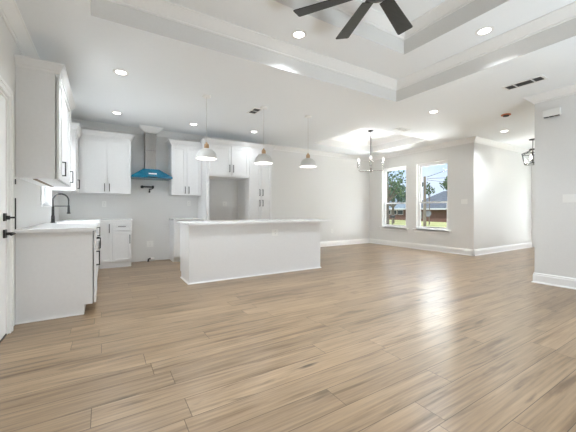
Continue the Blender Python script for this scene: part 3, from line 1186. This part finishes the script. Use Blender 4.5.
# ------------------------------------------------------------------ recessed lights
def can_light(x, y, z, label, r=0.075, power=CAN_POWER, lname='recessed_lamp', beam=152, soft=0.9):
    t = thing('recessed_light', label, 'ceiling light', (x, y, z), 0, 'recessed ceiling lights')
    b = MB()
    b.lathe([(r * 0.82, -0.001), (r * 1.22, -0.001), (r * 1.22, -0.006), (r * 0.9, -0.011), (r * 0.82, -0.008)], (0, 0, 0), 32, closed=True)
    b.build('trim_ring', 'plastic', t)
    b = MB()
    b.lathe([(0, -0.004), (r * 0.82, -0.004), (r * 0.82, -0.007), (0, -0.007)], (0, 0, 0), 32)
    b.build('lens', 'can', t)
    d = lamp(lname, 'SPOT', (x, y, z - 0.03), (0, 0, 0), power, (0.88, 0.945, 1.0), spot_size=math.radians(beam), spot_blend=soft, shadow_soft_size=0.06)
    return t
can_light(0.178, 4.305, ZC, 'round lit ceiling light above the left counter, nearest the first wall cabinet', power=COUNTER_CAN, lname='counter_can_lamp')
can_light(0.192, 6.148, ZC, 'round lit ceiling light in the kitchen left of the range hood', power=KITCHEN_CAN, lname='kitchen_can_lamp')
can_light(1.533, 6.151, ZC, 'round lit ceiling light just behind the leftmost pendant', power=KITCHEN_CAN, lname='kitchen_can_lamp')
can_light(2.822, 6.042, ZC, 'round lit ceiling light behind and left of the middle pendant top', power=KITCHEN_CAN, lname='kitchen_can_lamp')
can_light(4.943, 3.159, ZC, 'round lit ceiling light between the living tray and the windows')
can_light(7.498, 3.126, ZC, 'round lit ceiling light in front of the foyer beside the smoke detector')
can_light(1.909, 2.872, Z1, 'round lit ceiling light in the tray left of the fan blades', power=TRAY_CAN, lname='tray_can_lamp', beam=122, soft=1.0)
can_light(3.655, 1.722, Z1, 'round lit ceiling light in the tray right of the fan blades', power=TRAY_CAN * 0.75, lname='tray_can_lamp', beam=122, soft=1.0)
for x, y in ((0.23, 1.722), (1.909, 0.55)):
    can_light(x, y, Z1, 'round lit ceiling light in the tray out of the frame', power=TRAY_CAN, lname='tray_can_lamp', beam=122, soft=1.0)

# ------------------------------------------------------------------ smoke detector and vents
t = thing('smoke_detector', 'small smoke detector with an orange cover on the ceiling near the foyer', 'smoke detector', (6.222, 2.57, ZC))
b = MB()
b.lathe([(0, -0.001), (0.075, -0.001), (0.075, -0.014), (0.068, -0.018), (0, -0.018)], (0, 0, 0), 28)
b.build('base', 'orange', t)
b = MB()
b.lathe([(0, -0.0185), (0.05, -0.0185), (0.044, -0.034), (0, -0.036)], (0, 0, 0), 28)
b.build('cover', 'dark', t)

def vent(loc, rz, w, h, label, slats, secs, back='vent_dark', louv='grille'):
    t = thing('ceiling_vent', label, 'vent', loc, rz, 'ceiling air vents')
    b = MB()
    f = 0.025
    b.box(-w / 2, w / 2, -h / 2, -h / 2 + f, -0.010, -0.001)
    b.box(-w / 2, w / 2, h / 2 - f, h / 2, -0.010, -0.001)
    b.box(-w / 2, -w / 2 + f, -h / 2 + f, h / 2 - f, -0.010, -0.001)
    b.box(w / 2 - f, w / 2, -h / 2 + f, h / 2 - f, -0.010, -0.001)
    for s in secs:
        b.box(s * w - 0.007, s * w + 0.007, -h / 2 + f, h / 2 - f, -0.010, -0.001)
    b.build('frame', 'plastic', t)
    b = MB()
    b.box(-w / 2 + f, w / 2 - f, -h / 2 + f, h / 2 - f, -0.003, -0.001)
    b.build('backing', back, t)
    b = MB()
    for i in range(slats):
        y = -h / 2 + f + (i + 0.5) * (h - 2 * f) / slats
        b.quad((-w / 2 + f, y - 0.004, -0.0035), (w / 2 - f, y - 0.004, -0.0035), (w / 2 - f, y + 0.004, -0.0095), (-w / 2 + f, y + 0.004, -0.0095))
    o = b.build('louvre', louv, t, recalc=False)
    sd = o.modifiers.new('solid', 'SOLIDIFY')
    sd.thickness = 0.0012
    return t
vent((4.88, 1.80, ZC), PI / 2, 0.46, 0.20, 'long ceiling vent with dark louvres right of the living tray', 5, (-0.22, 0.22))
vent((2.24, 4.77, ZC), PI / 2, 0.32, 0.17, 'ceiling vent with dark louvres beside the middle pendant canopy', 4, (0,))
vent((5.47, 4.22, ZC), 0.0, 0.36, 0.17, 'pale ceiling vent beside the dining tray', 4, (0,), 'grille', 'plastic')

# ------------------------------------------------------------------ pendants over the island
def pendant(x, y, zb, label):
    t = thing('pendant_lamp', label, 'pendant lamp', (x, y, ZC), 0, 'pendant lamps over the island')
    zt = zb - ZC
    b = MB()
    b.lathe([(0, -0.001), (0.062, -0.001), (0.062, -0.018), (0.055, -0.024), (0, -0.024)], (0, 0, 0), 28)
    b.build('ceiling_canopy', 'shade_in', t)
    b = MB()
    b.tube([(0, 0, -0.024), (0, 0, zt + 0.235)], 0.0035, 8)
    b.build('cord', 'shade', t)
    b = MB()
    b.lathe([(0, 0.255), (0.010, 0.25), (0.014, 0.235), (0.030, 0.222), (0.036, 0.205), (0.036, 0.165), (0.033, 0.158), (0, 0.158)], (0, 0, zt), 24)
    b.build('wood_cap', 'wood', t)
    # thin dome, outer then inner skin
    out = [(0.034, 0.158), (0.040, 0.156), (0.085, 0.138), (0.122, 0.105), (0.145, 0.062), (0.153, 0.025), (0.156, 0.0)]
    b = MB()
    b.lathe(out + [(0.151, 0.0)] + [(r - 0.005, z - 0.003) for r, z in out[::-1] if r > 0.05 and z > 0.01] + [(0.034, 0.150)], (0, 0, zt), 36, closed=True)
    b.build('shade', 'shade', t)
    b = MB()
    b.lathe([(0, 0.03), (0.018, 0.034), (0.031, 0.05), (0.032, 0.07), (0.020, 0.10), (0.014, 0.135), (0, 0.135)], (0, 0, zt), 20)
    b.build('bulb', 'bulb', t)
    lamp('pendant_bulb', 'POINT', (x, y, zb + 0.012), (0, 0, 0), PENDANT_POWER, (1, 0.95, 0.88), shadow_soft_size=0.03)
    return t
pendant(1.325, 4.53, 1.885, 'leftmost of three grey dome pendants over the island, in front of the hood cabinets')
pendant(2.295, 4.53, 1.895, 'middle grey dome pendant over the island, in front of the pantry')
pendant(3.212, 4.53, 1.905, 'rightmost grey dome pendant over the island, nearest the chandelier')

# ------------------------------------------------------------------ chandelier
t = thing('chandelier', 'nickel chandelier with upturned arms hanging from the dining tray', 'chandelier', (5.785, 5.40, ZD))
b = MB()
b.lathe([(0, -0.001), (0.075, -0.001), (0.075, -0.020), (0.05, -0.035), (0, -0.035)], (0, 0, 0), 28)
b.build('ceiling_canopy', 'black', t)
b = MB()
b.tube([(0, 0, -0.035), (0, 0, -0.72)], 0.010, 10)
b.build('rod', 'black', t)
b = MB()
b.lathe([(0, -0.72), (0.018, -0.72), (0.026, -0.74), (0.026, -1.02), (0.034, -1.01), (0.034, -1.04), (0.012, -1.06), (0, -1.06)], (0, 0, 0), 20)
b.build('hub', 'chrome', t)
R = 0.305
for k in range(4):
    a = math.radians(43.0 + 90 * k)
    ca, sa = math.cos(a), math.sin(a)
    b = MB()
    b.tube([(r * ca, r * sa, z) for r, z in ((0.03, -1.025), (R - 0.05, -1.025), (R - 0.015, -1.015), (R, -0.98), (R, -0.93))], 0.012, 10)
    b.lathe([(0, 0), (0.034, 0), (0.034, 0.010), (0.0, 0.010)], (R * ca, R * sa, -0.93), 16)
    ar = b.build('arm', 'chrome', t)
    b = MB()
    b.lathe([(0, 0), (0.030, 0), (0.030, 0.13), (0, 0.13)], (R * ca, R * sa, -0.9195), 16)
    b.build('candle_sleeve', 'chrome', ar)
    b = MB()
    b.lathe([(0, 0), (0.016, 0.0), (0.030, 0.03), (0.032, 0.05), (0.020, 0.085), (0, 0.105)], (R * ca, R * sa, -0.789), 18)
    b.build('bulb', 'lit_frost', ar)
    lamp('chandelier_bulb', 'POINT', (5.785 + R * ca, 5.40 + R * sa, ZD - 0.74), (0, 0, 0), CHANDELIER_POWER, (1, 0.98, 0.95), shadow_soft_size=0.05)

# ------------------------------------------------------------------ foyer lantern
t = thing('lantern_pendant', 'black cage lantern with clear glass hanging in the foyer', 'lantern', (8.95, 3.12, ZC))
b = MB()
b.lathe([(0, -0.001), (0.075, -0.001), (0.075, -0.022), (0, -0.026)], (0, 0, 0), 24)
b.build('ceiling_canopy', 'black', t)
b = MB()
b.tube([(0, 0, -0.025), (0, 0, -0.24)], 0.008, 8)
b.build('rod', 'black', t)
b = MB()
b.lathe([(0, -0.24), (0.07, -0.24), (0.075, -0.27), (0, -0.275)], (0, 0, 0), 20)
n = 6
up_, mid, lo = -0.28, -0.36, -0.61
for k in range(n):
    a, a2 = 2 * PI * k / n + 0.3, 2 * PI * (k + 1) / n + 0.3
    p = lambda r, z, q: (r * math.cos(q), r * math.sin(q), z)
    b.tube([p(0.06, up_, a), p(0.24, mid, a), p(0.18, lo, a)], 0.011, 6)
    b.tube([p(0.24, mid, a), p(0.24, mid, a2)], 0.010, 6)
    b.tube([p(0.18, lo, a), p(0.18, lo, a2)], 0.010, 6)
b.build('cage', 'black', t)
g = MB()
for k in range(n):
    a, a2 = 2 * PI * k / n + 0.3, 2 * PI * (k + 1) / n + 0.3
    p = lambda r, z, q: (r * math.cos(q), r * math.sin(q), z)
    g.quad(p(0.232, mid, a), p(0.232, mid, a2), p(0.174, lo + 0.01, a2), p(0.174, lo + 0.01, a))
g.build('glass_panel', 'clear', t)
for k in range(3):
    a = 2 * PI * k / 3 + 0.9
    b = MB()
    b.tube([(0, 0, -0.57), (0.075 * math.cos(a), 0.075 * math.sin(a), -0.57), (0.075 * math.cos(a), 0.075 * math.sin(a), -0.50)], 0.012, 8)
    o = b.build('candle_holder', 'black', t)
    b = MB()
    b.lathe([(0, 0), (0.014, 0.0), (0.028, 0.03), (0.024, 0.07), (0, 0.11)], (0.075 * math.cos(a), 0.075 * math.sin(a), -0.498), 14)
    b.build('bulb', 'bulb', o)
b = MB()
b.tube([(0, 0, -0.275), (0, 0, -0.575)], 0.007, 8)
b.build('stem', 'black', t)
lamp('lantern_bulb', 'POINT', (8.95, 3.12, ZC - 0.48), (0, 0, 0), LANTERN_POWER, (1, 0.96, 0.9), shadow_soft_size=0.05)

# ------------------------------------------------------------------ ceiling fan
FX, FY, FZ = 1.945, 1.735, 2.95
t = thing('ceiling_fan', 'black ceiling fan with flat blades hanging in the stepped living room tray', 'ceiling fan', (FX, FY, Z2))
dz = FZ - Z2
b = MB()
b.lathe([(0, -0.001), (0.075, -0.001), (0.072, -0.03), (0.03, -0.075), (0, -0.075)], (0, 0, 0), 28)
b.build('ceiling_canopy', 'black', t)
b = MB()
b.tube([(0, 0, -0.07), (0, 0, dz + 0.11)], 0.013, 12)
b.build('downrod', 'black', t)
b = MB()
b.lathe([(0, 0.13), (0.03, 0.13), (0.05, 0.11), (0.115, 0.085), (0.125, 0.06), (0.125, -0.02), (0.10, -0.05), (0.05, -0.062), (0, -0.065)], (0, 0, dz), 36)
b.build('motor_housing', 'black', t)
for k in range(7):
    a = math.radians(72.0 + 360 / 7 * k)
    b = MB()
    m = Matrix.Translation((0, 0, dz)) @ Matrix.Rotation(a, 4, 'Z') @ Matrix.Rotation(math.radians(-12), 4, 'X')
    b.prism([(0.17, -0.055), (0.17, 0.055), (0.735, 0.076), (0.745, 0.066), (0.745, -0.068), (0.735, -0.076)], 'z', -0.004, 0.004)
    b.move(m)
    o = b.build('blade', 'blade', t)
    b = MB()
    b.prism([(0.09, -0.03), (0.09, 0.03), (0.24, 0.022), (0.26, 0.0), (0.24, -0.022)], 'z', 0.0045, 0.012)
    b.move(m)
    b.build('blade_iron', 'black', o)

# ------------------------------------------------------------------ outdoors, beyond the two windows
GZ = -0.80
b = MB()
b.quad((11.6, -40, GZ), (120, -40, GZ), (120, 120, GZ), (11.6, 120, GZ))
b.quad((-40, 7.6, GZ), (11.6, 7.6, GZ), (11.6, 120, GZ), (-40, 120, GZ))
o = b.build('lawn', 'grass')
tag(o, 'yellow-green lawn seen outside through the windows', 'lawn', kind='structure')
b = MB()
b.box(17.5, 24.5, -40, 120, GZ - 0.05, GZ + 0.02)
o = b.build('street', 'asphalt')
tag(o, 'grey street running past the front lawn', 'street', kind='structure')

def hip_roof(b, x0, x1, y0, y1, z0, z1, inset_y, xr):
    a = [(x0, y0, z0), (x1, y0, z0), (x1, y1, z0), (x0, y1, z0)]
    r0, r1 = (xr, y0 + inset_y, z1), (xr, y1 - inset_y, z1)
    v = [b.bm.verts.new(p) for p in a]
    p0, p1 = b.bm.verts.new(r0), b.bm.verts.new(r1)
    b.bm.faces.new((v[0], v[1], p0))
    b.bm.faces.new((v[1], v[2], p1, p0))
    b.bm.faces.new((v[2], v[3], p1))
    b.bm.faces.new((v[3], v[0], p0, p1))
    b.bm.faces.new((v[3], v[2], v[1], v[0]))

def house(name, label, x0, x1, y0, y1, eave, ridge, roofm, wins, extra=None):
    t = thing(name, label, 'house', (x0, (y0 + y1) / 2, GZ), 0, 'houses across the street')
    hy = (y1 - y0) / 2
    e, r = eave - GZ, ridge - GZ
    b = MB()
    b.box(0, x1 - x0, -hy, hy, 0, e)
    b.build('wall', 'brick', t)
    b = MB()
    hip_roof(b, -0.6, x1 - x0 + 0.6, -hy - 0.6, hy + 0.6, e + 0.02, r, 4.0, (x1 - x0) / 2)
    if extra:
        hip_roof(b, -0.55, x1 - x0, extra[0], extra[1], e + 0.05, extra[2] - GZ, 2.2, (x1 - x0) / 2 - 1.0)
    b.build('roof', roofm, t)
    b = MB()
    b.box(-0.66, -0.58, -hy - 0.66, hy + 0.66, e - 0.14, e + 0.08)
    b.box(-0.58, x1 - x0 + 0.6, -hy - 0.66, -hy - 0.58, e - 0.14, e + 0.08)
    b.build('fascia', 'white_ext', t)
    for (ya, yb, za, zb) in wins:
        b = MB()
        b.box(-0.05, -0.005, ya, yb, za, zb)
        f = b.build('window', 'white_ext', t)
        g = MB()
        g.box(-0.07, -0.052, ya + 0.08, yb - 0.08, za + 0.08, zb - 0.08)
        g.build('pane', 'ext_window', f)
    return t
house('brick_house', 'red-brown brick house with a blue-grey roof seen through the right-hand window', 44.5, 54.5, 16.5, 33.2, 1.25, 4.3, 'roofing',
      [(5.6, 7.0, 0.5, 1.6), (-6.0, -4.4, 0.5, 1.75)], (-2.5, 6.0, 3.7))
house('brick_house', 'brick house with pale blue roof and window row, seen through the left-hand window', 46.5, 56.5, 35.0, 49.0, 1.25, 3.6, 'roofing_pale',
      [(-6.4, -5.2, 1.0, 1.85), (-5.0, -3.8, 1.0, 1.85), (-3.6, -2.4, 1.0, 1.85), (-0.5, 1.5, 0.9, 1.85)])

def tree(name, label, x, y, trunk_h, blobs, n, leaf, mat, spread=1.0, tr=0.16):
    t = thing(name, label, 'tree', (x, y, GZ), 0, 'trees outside the windows')
    b = MB()
    top = max(bz for _, _, bz, _ in blobs)
    b.tube([(0, 0, 0), (0.05, 0.03, trunk_h * 0.5), (0, 0, trunk_h), (0.05, 0, top)], [tr, tr * 0.85, tr * 0.7, tr * 0.2], 8)
    for bx, by, bz, br in blobs:
        b.tube([(0, 0, trunk_h * 0.85), (bx * 0.6, by * 0.6, (trunk_h + bz) / 2), (bx, by, bz)], [tr * 0.45, tr * 0.3, tr * 0.12], 6)
    b.build('trunk', 'bark', t)
    b = MB()
    rnd = random.Random(hash((round(x, 2), round(y, 2), n)) & 0xffff)
    for bx, by, bz, br in blobs:
        cnt = int(n * br ** 2 / sum(q[3] ** 2 for q in blobs))
        for _ in range(cnt):
            d = Vector((rnd.gauss(0, 1), rnd.gauss(0, 1), rnd.gauss(0, 1))).normalized() * br * rnd.random() ** 0.45
            c = Vector((bx, by, bz)) + d
            u = Vector((rnd.gauss(0, 1), rnd.gauss(0, 1), rnd.gauss(0, 1))).normalized()
            w = u.cross(Vector((rnd.gauss(0, 1), rnd.gauss(0, 1), rnd.gauss(0, 1)))).normalized()
            s = leaf * rnd.uniform(0.6, 1.3)
            b.quad(c - u * s, c + w * s * 0.5, c + u * s, c - w * s * 0.5)
    o = b.build('foliage', mat, t, recalc=False)
    return t
tree('leafy_tree', 'leafy dark green tree filling the upper half of the left-hand window', 21.6, 18.2, 3.0,
     [(0.3, -0.4, 4.9, 1.0), (-0.3, 0.9, 4.5, 1.0), (0.2, -1.2, 4.3, 0.75), (0.5, 0.2, 3.7, 0.95), (-0.2, 1.5, 3.7, 0.9), (0.1, -1.4, 3.5, 0.6), (0.2, 0.1, 5.7, 0.6), (-0.2, 1.3, 5.4, 0.6)], 1150, 0.12, 'leaf')
tree('bushy_tree', 'blue-green bushy tree behind the leafy tree in the left-hand window', 35.0, 28.5, 2.6,
     [(0, 0, 4.5, 1.5), (0.4, -1.6, 4.1, 1.2), (-0.3, 1.9, 4.5, 1.4), (0, 3.2, 4.1, 1.2)], 1300, 0.26, 'leaf_b', tr=0.2)
tree('sparse_tree', 'small sparse tree close beside the utility pole in the right-hand window', 36.5, 23.9, 3.4,
     [(0, 0.35, 5.0, 0.6), (0, -0.3, 4.5, 0.5), (0, 0.2, 4.2, 0.4)], 110, 0.2, 'leaf', tr=0.07)
tree('sparse_tree', 'thin tree with sparse crown at the right edge of the right-hand window', 36.0, 21.1, 3.6,
     [(0, 0.3, 5.2, 0.7), (0, -0.5, 5.3, 0.9), (0, 0.2, 4.6, 0.4)], 190, 0.22, 'leaf', tr=0.08)

# utility pole and wires
px, py = 30.0, 20.2
t = thing('utility_pole', 'weathered wooden utility pole seen in the right-hand window', 'pole', (px, py, GZ))
b = MB()
b.tube([(0, 0, 0), (0, 0, 5.55)], [0.17, 0.13], 12)
b.build('pole', 'pole', t)
b = MB()
b.lathe([(0, 0), (0.14, 0), (0.14, 0.4), (0, 0.42)], (-0.28, 0.05, 4.5), 14)
b.box(-0.2, 0.0, 0.02, 0.08, 4.65, 4.75)
b.build('transformer', 'dish', t)
zt = GZ + 5.4
for k, (q, sag, lab) in enumerate((((33.0, -14.0, 15.0), 0.5, 'highest thin dark overhead wire running right from the pole'),
                                   ((38.0, -12.0, 7.2), 0.9, 'middle thin dark overhead wire running right from the pole'),
                                   ((34.0, -12.0, 6.2), 2.2, 'lowest sagging dark overhead wire running right from the pole'),
                                   ((21.0, 58.0, 6.6), 0.8, 'thin dark overhead wire running left from the pole'))):
    A, Bq = Vector((px, py, zt - 0.12 * k)), Vector(q)
    A = A + (Bq - A).normalized() * 0.24
    b = MB()
    pts = []
    for i in range(17):
        f = i / 16
        p = A.lerp(Bq, f)
        p.z -= sag * 4 * f * (1 - f)
        pts.append(p)
    b.tube(pts, 0.022, 6)
    tag(b.build('overhead_wire', 'black'), lab, 'wire', 'overhead wires')

t = thing('round_dish', 'round grey dish on a short post across the street, low in the right-hand window', 'dish', (33.0, 21.65, GZ))
b = MB()
b.lathe([(0, 0.05), (0.2, 0.06), (0.36, 0.10), (0.38, 0.10), (0.36, 0.07), (0.2, 0.02), (0, 0.0)], (0, 0, 0), 24)
b.move(Matrix.Translation((-0.05, 0, 1.42)) @ Matrix.Rotation(math.radians(-80), 4, 'Y'))
b.build('disc', 'dish', t)
b = MB()
b.tube([(0, 0, 0), (0, 0, 1.4)], 0.045, 8)
b.build('post', 'pole', t)

t = thing('mailbox', 'dark mailbox on a post by the street, low in the left-hand window', 'mailbox', (25.6, 20.9, GZ))
b = MB()
b.box(-0.05, 0.05, -0.05, 0.05, 0, 1.05)
b.build('post', 'pole', t)
b = MB()
b.prism([(-0.13, 1.06), (0.13, 1.06), (0.13, 1.22), (0.09, 1.30), (0, 1.33), (-0.09, 1.30), (-0.13, 1.22)], 'x', -0.25, 0.25)
b.build('box', 'black', t)
